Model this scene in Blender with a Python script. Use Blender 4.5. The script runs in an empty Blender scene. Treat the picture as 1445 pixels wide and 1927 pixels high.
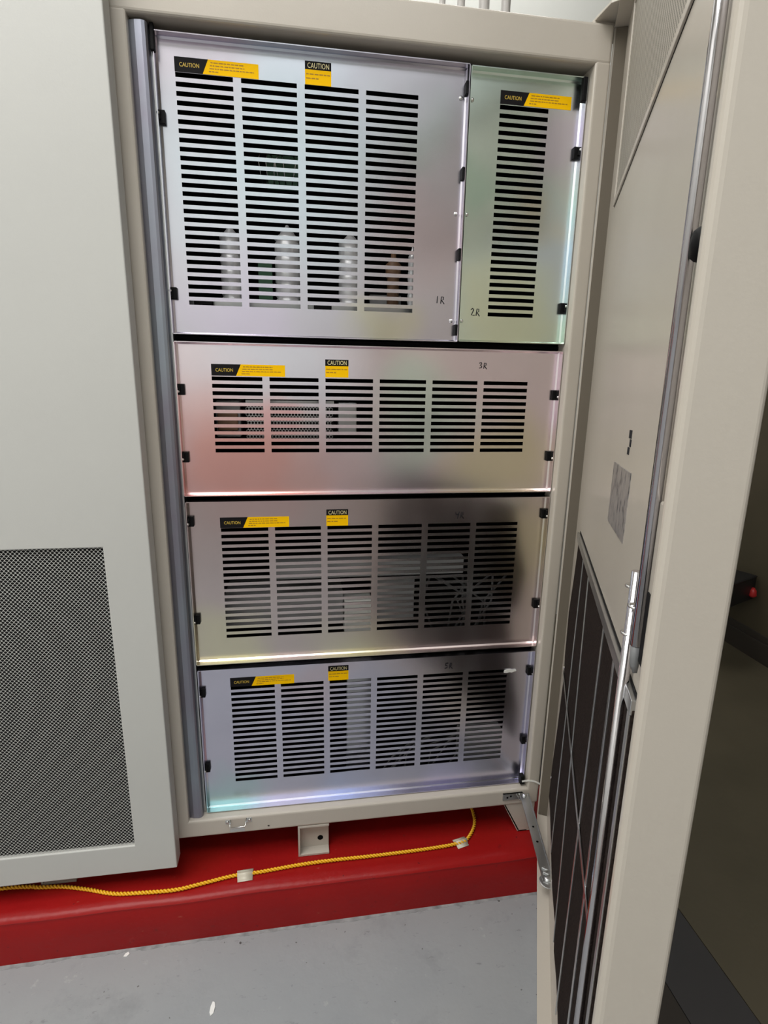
import bpy, bmesh, math, random
from mathutils import Matrix, Vector
random.seed(7)
SC = bpy.context.scene
COL = SC.collection

# ------------------------------------------------------------------ camera
CAM = (0.17893, -1.24628, 1.00975)
YAW, PITCH, ROLL, FPX = 0.1560093, 0.2398684, 0.0187941, 1039.76
def cam_axes():
    cy, sy = math.cos(YAW), math.sin(YAW)
    f = Vector((sy*math.cos(PITCH), cy*math.cos(PITCH), -math.sin(PITCH)))
    r = Vector((cy, -sy, 0)); u = r.cross(f)
    c, s = math.cos(ROLL), math.sin(ROLL)
    return c*r + s*u, -s*r + c*u, f
r2, u2, f2 = cam_axes()
cd = bpy.data.cameras.new('camera'); cam = bpy.data.objects.new('camera', cd); COL.objects.link(cam)
M = Matrix(((r2.x, u2.x, -f2.x, CAM[0]), (r2.y, u2.y, -f2.y, CAM[1]), (r2.z, u2.z, -f2.z, CAM[2]), (0, 0, 0, 1)))
cam.matrix_world = M
cd.sensor_fit = 'VERTICAL'; cd.sensor_height = 36; cd.lens = FPX*36/1927
cd.clip_start = 0.02
SC.camera = cam

# ------------------------------------------------------------------ world, light, exposure
w = bpy.data.worlds.new('world'); SC.world = w; w.use_nodes = True
w.node_tree.nodes['Background'].inputs[0].default_value = (0.8, 0.85, 0.9, 1)
w.node_tree.nodes['Background'].inputs[1].default_value = 0.05
SC.view_settings.view_transform = 'Standard'; SC.view_settings.look = 'None'
SC.view_settings.gamma = 1; SC.view_settings.use_curve_mapping = False
SC.view_settings.exposure = 0.0
def area(name, loc, rot, sx, sy, power, col):
    l = bpy.data.lights.new(name, 'AREA'); l.shape = 'RECTANGLE'; l.size = sx; l.size_y = sy
    l.energy = power; l.color = col
    o = bpy.data.objects.new(name, l); COL.objects.link(o); o.location = loc
    o.rotation_euler = rot
    return o
area('ceiling_or_added_lamp', (-1.1, -1.25, 3.24), (0, 0, 0), 2.0, 2.0, 92, (1, 0.985, 0.955))
area('ceiling_or_added_lamp', (0.4, -2.1, 3.24), (0, 0, 0), 1.4, 0.8, 22, (0.97, 0.98, 1))
area('ceiling_or_added_lamp', (0.3, 1.15, 3.24), (0, 0, 0), 2.2, 0.4, 20, (1, 0.99, 0.96))  # unseen lamp behind the cabinets, added to brighten the back wall

# ------------------------------------------------------------------ materials
MATS = {}
def pr(name, col, rough=0.5, metal=0.0, coat=0.0, spec=0.5):
    m = bpy.data.materials.new(name); m.use_nodes = True
    b = m.node_tree.nodes['Principled BSDF']
    b.inputs['Base Color'].default_value = (*col, 1); b.inputs['Roughness'].default_value = rough
    b.inputs['Metallic'].default_value = metal; b.inputs['Coat Weight'].default_value = coat
    b.inputs['Specular IOR Level'].default_value = spec
    MATS[name] = m; return m
def nd(m, t, **kw):
    n = m.node_tree.nodes.new(t)
    for k, v in kw.items(): setattr(n, k, v)
    return n
def mottled(name, cols, scale=4, rough=0.5, metal=0.0, bump=0.0, bscale=60, detail=3, spec=0.5, rvar=0.0, stretch=(1, 1, 1), coat=0.0, off=(0, 0, 0)):
    """base colour drifts between cols with noise; optional fine bump"""
    m = pr(name, cols[0], rough, metal, coat, spec); nt = m.node_tree; b = nt.nodes['Principled BSDF']
    tc = nd(m, 'ShaderNodeTexCoord'); mp = nd(m, 'ShaderNodeMapping')
    mp.inputs['Scale'].default_value = stretch; mp.inputs['Location'].default_value = off
    nt.links.new(tc.outputs['Object'], mp.inputs['Vector'])
    no = nd(m, 'ShaderNodeTexNoise'); no.inputs['Scale'].default_value = scale; no.inputs['Detail'].default_value = detail
    nt.links.new(mp.outputs[0], no.inputs['Vector'])
    cr = nd(m, 'ShaderNodeValToRGB'); el = cr.color_ramp.elements
    n = len(cols)
    while len(el) < n: el.new(0.5)
    for i, c in enumerate(cols):
        el[i].position = 0.28 + 0.44*i/(n-1); el[i].color = (*c, 1)
    nt.links.new(no.outputs['Fac'], cr.inputs[0]); nt.links.new(cr.outputs[0], b.inputs['Base Color'])
    if rvar:
        mr = nd(m, 'ShaderNodeMapRange'); mr.inputs[3].default_value = rough-rvar; mr.inputs[4].default_value = rough+rvar
        nt.links.new(no.outputs['Fac'], mr.inputs[0]); nt.links.new(mr.outputs[0], b.inputs['Roughness'])
    if bump:
        n2 = nd(m, 'ShaderNodeTexNoise'); n2.inputs['Scale'].default_value = bscale; n2.inputs['Detail'].default_value = 4
        nt.links.new(tc.outputs['Object'], n2.inputs['Vector'])
        bp = nd(m, 'ShaderNodeBump'); bp.inputs['Strength'].default_value = bump; bp.inputs['Distance'].default_value = 0.002
        nt.links.new(n2.outputs['Fac'], bp.inputs['Height']); nt.links.new(bp.outputs[0], b.inputs['Normal'])
    return m
mottled('beige_paint', [(0.475, 0.435, 0.378), (0.505, 0.463, 0.405)], 3, 0.27, bump=0.05, bscale=350)
mottled('white_paint', [(0.51, 0.51, 0.487), (0.535, 0.535, 0.51)], 2, 0.42, bump=0.05, bscale=350)
def zinc(name, base, blobs, rough=0.24):
    '''plated sheet whose iridescent colour drifts in broad soft clouds over the panel'''
    g_ = 1.0 if name == 'zinc_lavender' else 1.2
    base = tuple(min(0.95, c*g_) for c in base); blobs = [(a, b_, r, tuple(min(0.97, k*g_) for k in c)) for a, b_, r, c in blobs]
    m = mottled(name, [tuple(c*0.96 for c in base), tuple(min(1, c*1.04) for c in base)], 9, rough, 1.0, detail=4, rvar=0.035)
    nt = m.node_tree; b = nt.nodes['Principled BSDF']; cur = b.inputs['Base Color'].links[0].from_socket
    tc = nd(m, 'ShaderNodeTexCoord'); nz = nd(m, 'ShaderNodeTexNoise'); nz.inputs['Scale'].default_value = 5
    nz.inputs['Detail'].default_value = 2
    sc_ = nd(m, 'ShaderNodeVectorMath', operation='SCALE'); sc_.inputs['Scale'].default_value = 0.22
    ad = nd(m, 'ShaderNodeVectorMath', operation='ADD')
    nt.links.new(tc.outputs['Object'], nz.inputs['Vector']); nt.links.new(nz.outputs['Color'], sc_.inputs[0])
    nt.links.new(tc.outputs['Object'], ad.inputs[0]); nt.links.new(sc_.outputs[0], ad.inputs[1])
    for x, z, r, c in blobs:
        ds = nd(m, 'ShaderNodeVectorMath', operation='DISTANCE'); ds.inputs[1].default_value = (x+0.11, 0.11, z+0.11)
        nt.links.new(ad.outputs[0], ds.inputs[0])
        mr = nd(m, 'ShaderNodeMapRange', interpolation_type='SMOOTHSTEP')
        mr.inputs[1].default_value = r*0.25; mr.inputs[2].default_value = r*1.3; mr.inputs[3].default_value = 0.9; mr.inputs[4].default_value = 0
        nt.links.new(ds.outputs['Value'], mr.inputs[0])
        mx = nd(m, 'ShaderNodeMixRGB'); mx.inputs[2].default_value = (*c, 1)
        nt.links.new(mr.outputs[0], mx.inputs[0]); nt.links.new(cur, mx.inputs[1]); cur = mx.outputs[0]
    nt.links.new(cur, b.inputs['Base Color'])
zinc('zinc_lavender', (0.63, 0.61, 0.69), [(0.15, 1.42, 0.25, (0.60, 0.69, 0.76)), (0.08, 1.12, 0.14, (0.67, 0.62, 0.76)), (0.47, 1.30, 0.12, (0.68, 0.60, 0.67)), (0.38, 1.11, 0.08, (0.70, 0.69, 0.56)), (0.0, 1.58, 0.12, (0.66, 0.62, 0.70)), (0.42, 1.50, 0.1, (0.60, 0.66, 0.68))])
zinc('zinc_green', (0.60, 0.70, 0.65), [(0.73, 1.28, 0.13, (0.58, 0.66, 0.74)), (0.75, 1.50, 0.10, (0.64, 0.60, 0.72)), (0.64, 1.14, 0.12, (0.66, 0.71, 0.55)), (0.56, 1.42, 0.06, (0.50, 0.66, 0.58)), (0.68, 1.36, 0.06, (0.68, 0.66, 0.56))])
zinc('zinc_pink', (0.72, 0.63, 0.68), [(0.16, 1.04, 0.2, (0.66, 0.66, 0.74)), (0.45, 0.93, 0.13, (0.60, 0.70, 0.67)), (0.64, 0.79, 0.14, (0.68, 0.63, 0.47)), (0.15, 0.78, 0.16, (0.78, 0.55, 0.53)), (0.02, 0.83, 0.15, (0.85, 0.46, 0.42)), (0.12, 0.90, 0.06, (0.84, 0.50, 0.52))])  # iridescent clouds; the red ones low left paint in a reddish reflection
zinc('zinc_brown', (0.58, 0.51, 0.51), [(0.72, 0.60, 0.14, (0.60, 0.55, 0.42)), (0.55, 0.52, 0.16, (0.52, 0.52, 0.52)), (0.3, 0.33, 0.13, (0.68, 0.65, 0.50)), (0.0, 0.37, 0.13, (0.66, 0.63, 0.48)), (0.1, 0.72, 0.1, (0.62, 0.50, 0.50))])
zinc('zinc_violet', (0.57, 0.56, 0.67), [(0.62, 0.25, 0.18, (0.50, 0.48, 0.49)), (0.3, -0.07, 0.10, (0.55, 0.60, 0.92)), (0.0, -0.06, 0.09, (0.46, 0.64, 0.66)), (0.55, -0.06, 0.09, (0.62, 0.60, 0.88)), (0.2, 0.27, 0.08, (0.62, 0.54, 0.60))])
mottled('zinc_blue', [(0.28, 0.30, 0.37), (0.35, 0.39, 0.45), (0.33, 0.32, 0.39), (0.33, 0.42, 0.44)], 5, rough=0.42, metal=1.0, stretch=(1, 1, 0.5))
mottled('zinc_grey', [(0.50, 0.51, 0.52), (0.60, 0.61, 0.61)], 12, rough=0.3, metal=1.0)
pr('chrome', (0.55, 0.535, 0.56), 0.14, 1.0)
pr('bright_can', (0.80, 0.80, 0.82), 0.32, 0.35)
pr('shade_taupe', (0.13, 0.112, 0.088), 0.8, spec=0.2)
pr('steel', (0.66, 0.66, 0.64), 0.25, 1.0)
pr('black_rubber', (0.004, 0.004, 0.0045), 0.6, spec=0.15)
pr('black_matte', (0.006, 0.006, 0.006), 0.8, spec=0.2)
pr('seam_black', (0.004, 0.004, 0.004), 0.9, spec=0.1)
pr('label_black', (0.011, 0.010, 0.011), 0.6, spec=0.1)
pr('label_yellow', (1.0, 0.57, 0.0), 0.6, spec=0.1)
pr('label_cream', (0.85, 0.75, 0.40), 0.5)
pr('label_gold', (0.72, 0.50, 0.06), 0.5)
pr('label_ink', (0.42, 0.22, 0.0), 0.6)
pr('marker_ink', (0.02, 0.02, 0.024), 0.8, spec=0.1)
pr('white_plastic', (0.78, 0.78, 0.74), 0.4)
pr('tape', (0.58, 0.54, 0.44), 0.35)
pr('grey_plastic', (0.30, 0.30, 0.30), 0.5)
pr('wire_grey', (0.10, 0.10, 0.10), 0.6)
pr('tip_grey', (0.16, 0.165, 0.17), 0.5)
pr('pcb_green', (0.03, 0.10, 0.05), 0.5)
pr('brown_resin', (0.20, 0.11, 0.06), 0.5)
pr('red_plastic', (0.55, 0.03, 0.03), 0.4)
pr('case_black', (0.015, 0.015, 0.016), 0.4)
pr('white_chip', (0.8, 0.8, 0.78), 0.7)
pr('wire_yellow', (0.86, 0.47, 0.02), 0.4)
mottled('floor_edge', [(0.17, 0.175, 0.18), (0.34, 0.345, 0.35)], 45, 0.7, bump=0.6, bscale=120)
pr('wall_white', (0.75, 0.76, 0.73), 0.8)
pr('ceiling_white', (0.8, 0.8, 0.78), 0.9)
pr('wall_reflect_dark', (0.44, 0.38, 0.37), 0.7)
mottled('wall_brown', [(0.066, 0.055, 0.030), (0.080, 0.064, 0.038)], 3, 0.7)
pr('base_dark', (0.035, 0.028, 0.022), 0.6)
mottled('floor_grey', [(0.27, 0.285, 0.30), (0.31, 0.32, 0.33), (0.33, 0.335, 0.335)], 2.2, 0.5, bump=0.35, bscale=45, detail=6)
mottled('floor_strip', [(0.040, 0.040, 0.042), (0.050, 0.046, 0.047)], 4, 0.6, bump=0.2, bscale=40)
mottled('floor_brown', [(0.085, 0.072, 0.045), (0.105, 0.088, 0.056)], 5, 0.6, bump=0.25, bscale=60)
# red painted concrete, with pale worn flecks
m = mottled('red_paint', [(0.25, 0.006, 0.007), (0.30, 0.008, 0.008), (0.27, 0.011, 0.007)], 3, 0.32, bump=0.45, bscale=55, detail=4, spec=0.22)
# grey floor: small dark chips
def specks(m, scale, thr, col):
    nt = m.node_tree; b = nt.nodes['Principled BSDF']
    src = b.inputs['Base Color'].links[0].from_socket
    tc = nd(m, 'ShaderNodeTexCoord'); v = nd(m, 'ShaderNodeTexVoronoi'); v.inputs['Scale'].default_value = scale
    nz = nd(m, 'ShaderNodeTexNoise'); nz.inputs['Scale'].default_value = scale*4
    mx = nd(m, 'ShaderNodeMixRGB'); mx.inputs[0].default_value = 0.02
    nt.links.new(tc.outputs['Object'], mx.inputs[1]); nt.links.new(nz.outputs['Color'], mx.inputs[2])
    nt.links.new(mx.outputs[0], v.inputs['Vector'])
    lt = nd(m, 'ShaderNodeMath', operation='LESS_THAN'); lt.inputs[1].default_value = thr
    nt.links.new(v.outputs['Distance'], lt.inputs[0])
    mc = nd(m, 'ShaderNodeMixRGB'); mc.inputs[2].default_value = (*col, 1)
    nt.links.new(lt.outputs[0], mc.inputs[0]); nt.links.new(src, mc.inputs[1])
    nt.links.new(mc.outputs[0], b.inputs['Base Color'])
specks(MATS['floor_grey'], 13, 0.05, (0.07, 0.07, 0.07))
specks(MATS['floor_grey'], 31, 0.05, (0.13, 0.13, 0.13))
def blotch(m, scale, lo, hi, col, amt, stretch=(1, 1, 1)):
    nt = m.node_tree; b = nt.nodes['Principled BSDF']; src = b.inputs['Base Color'].links[0].from_socket
    tc = nd(m, 'ShaderNodeTexCoord'); mp = nd(m, 'ShaderNodeMapping'); mp.inputs['Scale'].default_value = stretch
    no = nd(m, 'ShaderNodeTexNoise'); no.inputs['Scale'].default_value = scale; no.inputs['Detail'].default_value = 8; no.inputs['Roughness'].default_value = 0.65
    nt.links.new(tc.outputs['Object'], mp.inputs[0]); nt.links.new(mp.outputs[0], no.inputs['Vector'])
    mr = nd(m, 'ShaderNodeMapRange'); mr.inputs[1].default_value = lo; mr.inputs[2].default_value = hi; mr.inputs[4].default_value = amt
    nt.links.new(no.outputs['Fac'], mr.inputs[0])
    mc = nd(m, 'ShaderNodeMixRGB'); mc.inputs[2].default_value = (*col, 1)
    nt.links.new(mr.outputs[0], mc.inputs[0]); nt.links.new(src, mc.inputs[1]); nt.links.new(mc.outputs[0], b.inputs['Base Color'])
blotch(MATS['floor_grey'], 7, 0.55, 0.75, (0.20, 0.21, 0.22), 0.7)
blotch(MATS['floor_grey'], 40, 0.62, 0.70, (0.16, 0.165, 0.17), 0.6, (1, 2.2, 1))
blotch(MATS['floor_grey'], 25, 0.66, 0.72, (0.45, 0.45, 0.45), 0.5)
blotch(MATS['red_paint'], 60, 0.66, 0.72, (0.36, 0.07, 0.05), 0.8)
blotch(MATS['red_paint'], 30, 0.64, 0.72, (0.14, 0.006, 0.007), 0.7)
specks(MATS['red_paint'], 22, 0.05, (0.10, 0.008, 0.01))
# foam: near-black brown with fine grain
mottled('foam', [(0.010, 0.007, 0.006), (0.028, 0.019, 0.016)], 260, 0.9, bump=0.8, bscale=300, detail=2, spec=0.1)
mottled('nameplate', [(0.06, 0.06, 0.07), (0.30, 0.28, 0.27), (0.36, 0.33, 0.31)], 120, 0.4, 0.3, detail=5, stretch=(1, 1, 0.6))
# door vent screen: painted mesh with rows of tiny dark pores
m = pr('vent_mesh', (0.33, 0.30, 0.25), 0.6); nt = m.node_tree; b = nt.nodes['Principled BSDF']
tc = nd(m, 'ShaderNodeTexCoord'); sx = nd(m, 'ShaderNodeSeparateXYZ'); nt.links.new(tc.outputs['Object'], sx.inputs[0])
def wave(sock):
    a = nd(m, 'ShaderNodeMath', operation='MULTIPLY'); a.inputs[1].default_value = 2*math.pi/0.008
    s_ = nd(m, 'ShaderNodeMath', operation='SINE'); nt.links.new(sock, a.inputs[0]); nt.links.new(a.outputs[0], s_.inputs[0]); return s_.outputs[0]
mu = nd(m, 'ShaderNodeMath', operation='MULTIPLY'); nt.links.new(wave(sx.outputs[0]), mu.inputs[0]); nt.links.new(wave(sx.outputs[2]), mu.inputs[1])
gt = nd(m, 'ShaderNodeMath', operation='GREATER_THAN'); gt.inputs[1].default_value = 0.25; nt.links.new(mu.outputs[0], gt.inputs[0])
mc = nd(m, 'ShaderNodeMixRGB'); mc.inputs[1].default_value = (0.37, 0.335, 0.28, 1); mc.inputs[2].default_value = (0.06, 0.055, 0.045, 1)
nt.links.new(gt.outputs[0], mc.inputs[0]); nt.links.new(mc.outputs[0], b.inputs['Base Color'])

# ------------------------------------------------------------------ mesh builder
class MB:
    def __init__(s): s.v = []; s.f = []; s.m = []; s.sm = []
    def add(s, vs, fs, mat=0, smooth=False):
        o = len(s.v); s.v += [tuple(x) for x in vs]
        for f in fs: s.f.append(tuple(i+o for i in f)); s.m.append(mat); s.sm.append(smooth)
        return s
    def box(s, x0, x1, y0, y1, z0, z1, mat=0):
        vs = [(x, y, z) for x in (x0, x1) for y in (y0, y1) for z in (z0, z1)]
        return s.add(vs, [(0, 1, 3, 2), (4, 6, 7, 5), (0, 4, 5, 1), (2, 3, 7, 6), (0, 2, 6, 4), (1, 5, 7, 3)], mat)
    def obox(s, c, ax, ay, az, hx, hy, hz, mat=0):
        c, ax, ay, az = map(Vector, (c, ax, ay, az))
        vs = [c+ax*hx*i+ay*hy*j+az*hz*k for i in (-1, 1) for j in (-1, 1) for k in (-1, 1)]
        return s.add(vs, [(0, 1, 3, 2), (4, 6, 7, 5), (0, 4, 5, 1), (2, 3, 7, 6), (0, 2, 6, 4), (1, 5, 7, 3)], mat)
    def prism(s, poly, y0, y1, mat=0, plane='xz'):
        n = len(poly)
        if plane == 'xz': a = [(p[0], y0, p[1]) for p in poly]; b_ = [(p[0], y1, p[1]) for p in poly]
        else: a = [(p[0], p[1], y0) for p in poly]; b_ = [(p[0], p[1], y1) for p in poly]
        fs = [tuple(range(n)), tuple(range(2*n-1, n-1, -1))] + [(i, (i+1) % n, n+(i+1) % n, n+i) for i in range(n)]
        return s.add(a+b_, fs, mat)
    def tube(s, path, r, n=12, mat=0, cap=True):
        path = [Vector(p) for p in path]; rs = r if isinstance(r, (list, tuple)) else [r]*len(path)
        vs = []; prev = None
        for i, p in enumerate(path):
            t = (path[min(i+1, len(path)-1)]-path[max(i-1, 0)]).normalized()
            if prev is None:
                a = Vector((0, 0, 1)) if abs(t.z) < 0.9 else Vector((1, 0, 0))
                nx = t.cross(a).normalized()
            else:
                nx = (prev-t*prev.dot(t)).normalized()
            prev = nx; ny = t.cross(nx)
            vs += [p+(nx*math.cos(2*math.pi*k/n)+ny*math.sin(2*math.pi*k/n))*rs[i] for k in range(n)]
        fs = []
        for i in range(len(path)-1):
            for k in range(n):
                fs.append((i*n+k, i*n+(k+1) % n, (i+1)*n+(k+1) % n, (i+1)*n+k))
        s.add(vs, fs, mat, True)
        if cap:
            o = len(s.v)-len(vs)
            s.f.append(tuple(o+k for k in range(n-1, -1, -1))); s.m.append(mat); s.sm.append(False)
            e = o+(len(path)-1)*n
            s.f.append(tuple(e+k for k in range(n))); s.m.append(mat); s.sm.append(False)
        return s
    def lathe(s, base, axis, prof, n=16, mat=0):
        """prof: list of (distance along axis, radius)"""
        base = Vector(base); ax = Vector(axis).normalized()
        return s.tube([base+ax*p[0] for p in prof], [max(p[1], 1e-5) for p in prof], n, mat)
    def sheet(s, xs, zs, hole, y0, y1, mat=0):
        """flat sheet in the xz plane with rectangular holes, thickness y0 (front) to y1"""
        nx, nz = len(xs)-1, len(zs)-1
        idx = {}; vs = []
        def vid(i, j, k):
            if (i, j, k) not in idx:
                idx[(i, j, k)] = len(vs); vs.append((xs[i], (y0, y1)[k], zs[j]))
            return idx[(i, j, k)]
        solid = lambda i, j: 0 <= i < nx and 0 <= j < nz and not hole(i, j)
        fs = []
        for i in range(nx):
            for j in range(nz):
                if not solid(i, j): continue
                fs.append((vid(i, j, 0), vid(i+1, j, 0), vid(i+1, j+1, 0), vid(i, j+1, 0)))
                fs.append((vid(i, j, 1), vid(i, j+1, 1), vid(i+1, j+1, 1), vid(i+1, j, 1)))
                if not solid(i-1, j): fs.append((vid(i, j, 0), vid(i, j+1, 0), vid(i, j+1, 1), vid(i, j, 1)))
                if not solid(i+1, j): fs.append((vid(i+1, j, 0), vid(i+1, j, 1), vid(i+1, j+1, 1), vid(i+1, j+1, 0)))
                if not solid(i, j-1): fs.append((vid(i, j, 0), vid(i, j, 1), vid(i+1, j, 1), vid(i+1, j, 0)))
                if not solid(i, j+1): fs.append((vid(i, j+1, 0), vid(i+1, j+1, 0), vid(i+1, j+1, 1), vid(i, j+1, 1)))
        return s.add(vs, fs, mat)
    def text(s, body, size, x, z, y, mat=0, wid=None):
        """lettering lying on a panel face, reading along +x, centre-left at x, baseline z"""
        cu = bpy.data.curves.new('t', 'FONT'); cu.body = body; cu.size = size; cu.resolution_u = 3
        to = bpy.data.objects.new('t', cu); COL.objects.link(to)
        bpy.context.view_layer.update()
        me = bpy.data.meshes.new_from_object(to.evaluated_get(bpy.context.evaluated_depsgraph_get()))
        mx = max(v.co.x for v in me.vertices) or 1
        k = (wid/mx) if wid else 1
        s.add([(x+v.co.x*k, y, z+v.co.y) for v in me.vertices], [tuple(p.vertices) for p in me.polygons], mat)
        bpy.data.objects.remove(to); bpy.data.curves.remove(cu); bpy.data.meshes.remove(me)
        return s
    def build(s, name, mats, parent=None, bevel=0.0, seg=2, recalc=True, local=False):
        me = bpy.data.meshes.new(name); me.from_pydata(s.v, [], s.f)
        for mm in ([mats] if isinstance(mats, str) else mats): me.materials.append(MATS[mm])
        for p, a, q in zip(me.polygons, s.m, s.sm): p.material_index = a; p.use_smooth = q
        if recalc:
            bm = bmesh.new(); bm.from_mesh(me); bmesh.ops.recalc_face_normals(bm, faces=bm.faces); bm.to_mesh(me); bm.free()
        o = bpy.data.objects.new(name, me); COL.objects.link(o)
        if bevel:
            bv = o.modifiers.new('bevel', 'BEVEL'); bv.width = bevel; bv.segments = seg; bv.limit_method = 'ANGLE'; bv.angle_limit = math.radians(40)
            bv.harden_normals = False
        if parent:
            o.parent = parent
            if not local: o.matrix_parent_inverse = Matrix.Translation(-parent.location) if parent.type == 'EMPTY' else Matrix.Identity(4)
        return o
def tag(o, label, cat=None, group=None, kind=None):
    o['label'] = label
    if cat: o['category'] = cat
    if group: o['group'] = group
    if kind: o['kind'] = kind
    return o
def empty(name, loc, label, cat, group=None):
    o = bpy.data.objects.new(name, None); COL.objects.link(o); o.location = loc; o.empty_display_size = 0.05
    return tag(o, label, cat, group)
def struct(o, label=None, cat=None):
    o['kind'] = 'structure'
    if label: o['label'] = label
    if cat: o['category'] = cat
    return o

FL, CE = -0.338, 3.3          # floor and ceiling heights
PT = -0.215                   # top of the plinth
# ------------------------------------------------------------------ setting
struct(MB().box(-2.4, 0.86, -3.3, 1.7, FL-0.1, FL).build('floor', 'floor_grey'), 'grey painted concrete floor in front of the plinth', 'floor')
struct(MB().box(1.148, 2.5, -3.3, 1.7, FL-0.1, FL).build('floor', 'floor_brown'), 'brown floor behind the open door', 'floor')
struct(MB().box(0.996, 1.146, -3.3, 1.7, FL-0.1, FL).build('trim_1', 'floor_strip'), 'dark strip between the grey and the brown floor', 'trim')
struct(MB().box(0.86, 0.994, -3.3, 1.7, FL-0.1, FL).build('floor_shade', 'base_dark'), 'near-black strip painting the shade on the grey floor', 'trim')  # shade on the grey floor, painted as a near-black strip
struct(MB().box(-2.4, 2.5, -3.3, 1.7, CE, CE+0.1).build('ceiling', 'ceiling_white'), 'white ceiling', 'ceiling')
struct(MB().box(-2.4, 2.6, 1.6, 1.7, FL, CE).build('wall_back', 'wall_white'), 'white wall behind the cabinets', 'wall')
struct(MB().box(-2.5, -2.4, -3.3, 1.7, FL, CE).build('wall_left', 'wall_white'), 'white side wall', 'wall')
fw = MB().box(-2.4, 2.5, -3.4, -3.3, 0.72, CE, 0); fw.box(-2.4, 2.5, -3.4, -3.3, FL, 0.72, 1)  # unseen dark lower half, added to tone the reflections in the panels
struct(fw.build('wall_front', ['wall_white', 'wall_reflect_dark']), 'white wall with a dark lower half added for the panel reflections', 'wall')
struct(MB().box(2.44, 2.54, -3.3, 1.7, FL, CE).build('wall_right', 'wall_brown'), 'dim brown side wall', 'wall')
bb = MB().box(2.425, 2.44, -3.3, 1.6, FL, -0.235); bb.box(2.432, 2.44, -3.3, 1.6, -0.235, -0.20)
struct(bb.build('baseboard_right', 'base_dark', bevel=0.003), 'dark baseboard along the brown wall', 'baseboard')

# plinth: rounded front edge, slight angle to the cabinet front
pl = MB()
xs = [-2.2+3.1*i/60 for i in range(61)]
sec = [(0.95, FL), (0.95, PT), (0.0, PT), (-0.045, PT), (-0.062, PT-0.0015), (-0.071, PT-0.006), (-0.0745, PT-0.0105), (-0.0735, PT-0.014), (-0.076, PT-0.02), (-0.0775, PT-0.07), (-0.078, FL)]
vs = []
for i, x in enumerate(xs):
    dy = 0.0125*(x+0.51)/1.29-0.052
    for k, (y, z) in enumerate(sec):
        wob = (0.0012*math.sin(x*9.1)+0.0009*math.sin(x*23+1)) if 3 <= k <= 9 else 0
        vs.append((x, y+dy+wob if k > 1 else y, z+(0.0008*math.sin(x*17) if 3 <= k <= 8 else 0)))
n = len(sec); fs = [(i*n+k, i*n+(k+1) % n, (i+1)*n+(k+1) % n, (i+1)*n+k) for i in range(60) for k in range(n)]
fs += [tuple(range(n)), tuple(60*n+k for k in range(n))]
p = pl.add(vs, fs, 0, True).build('concrete_plinth', 'red_paint')
tag(p, 'red painted concrete plinth under the equipment cabinets', 'plinth')
p.data.set_sharp_from_angle(angle=math.radians(40))

wb_ = MB(); rg0 = random.Random(11); fr_, bk_ = [], []
for i in range(241):
    x = -1.2+2.06*i/240; yy = 0.0125*(x+0.51)/1.29-0.130
    fr_.append((x, yy-0.004-rg0.random()*0.0035-0.0035*abs(math.sin(x*31+2*math.sin(x*7)))))
    bk_.append((x, yy+0.004))
n0 = len(fr_)
wb_.add([(a_, b_, FL) for a_, b_ in fr_+bk_]+[(a_, b_, FL+0.0014) for a_, b_ in bk_]+[(a_, b_, FL+0.0006) for a_, b_ in fr_],
        [(k, k+1, n0+k+1, n0+k) for k in range(n0-1)]+[(3*n0+k, 3*n0+k+1, 2*n0+k+1, 2*n0+k) for k in range(n0-1)]+[(k, k+1, 3*n0+k+1, 3*n0+k) for k in range(n0-1)])
struct(wb_.build('trim_3', 'floor_edge'), 'ragged pale edge of floor paint along the foot of the red plinth', 'trim')

# ------------------------------------------------------------------ open cabinet
cab = empty('equipment_cabinet', (0.35, 0.3, PT), 'beige equipment cabinet standing open, with slotted metal panels and its door swung to the right', 'cabinet')
YF, ZT, ZR0, ZR1 = -0.04, 1.695, -0.121, -0.072
bd = MB()
bd.box(-0.205, -0.185, -0.02, 0.70, ZR0, ZT); bd.box(0.793, 0.811, -0.02, 0.70, ZR0, ZT)
bd.box(-0.205, 0.811, 0.69, 0.71, ZR0, ZT); bd.box(-0.205, 0.811, 0.02, 0.71, ZT-0.02, ZT-0.001); bd.box(-0.205, 0.811, 0.02, 0.71, ZR0+0.002, ZR0+0.02)
bd.build('cabinet_body', 'beige_paint', cab)
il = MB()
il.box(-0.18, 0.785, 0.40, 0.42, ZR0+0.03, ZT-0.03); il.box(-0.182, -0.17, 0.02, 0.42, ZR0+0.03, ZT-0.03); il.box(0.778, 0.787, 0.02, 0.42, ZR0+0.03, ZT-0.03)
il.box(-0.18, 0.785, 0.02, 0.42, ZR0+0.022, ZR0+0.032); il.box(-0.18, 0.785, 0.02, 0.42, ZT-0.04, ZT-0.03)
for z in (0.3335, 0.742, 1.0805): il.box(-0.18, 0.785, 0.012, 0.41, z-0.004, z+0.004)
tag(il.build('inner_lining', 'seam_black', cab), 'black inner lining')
MB().box(-0.205, 0.8125, YF, 0.03, 1.625, ZT).build('header_rail', 'beige_paint', cab, bevel=0.006, seg=3)
MB().box(-0.205, 0.8125, YF, 0.03, ZR0, ZR1).build('bottom_rail', 'beige_paint', cab, bevel=0.006, seg=3)
MB().box(-0.205, -0.107, YF, 0.02, ZR1-0.01, 1.63).build('frame_post', 'beige_paint', cab, bevel=0.004)
MB().box(0.779, 0.8125, YF, 0.02, ZR1-0.01, 1.63).build('frame_post', 'beige_paint', cab, bevel=0.005, seg=3)
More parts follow.
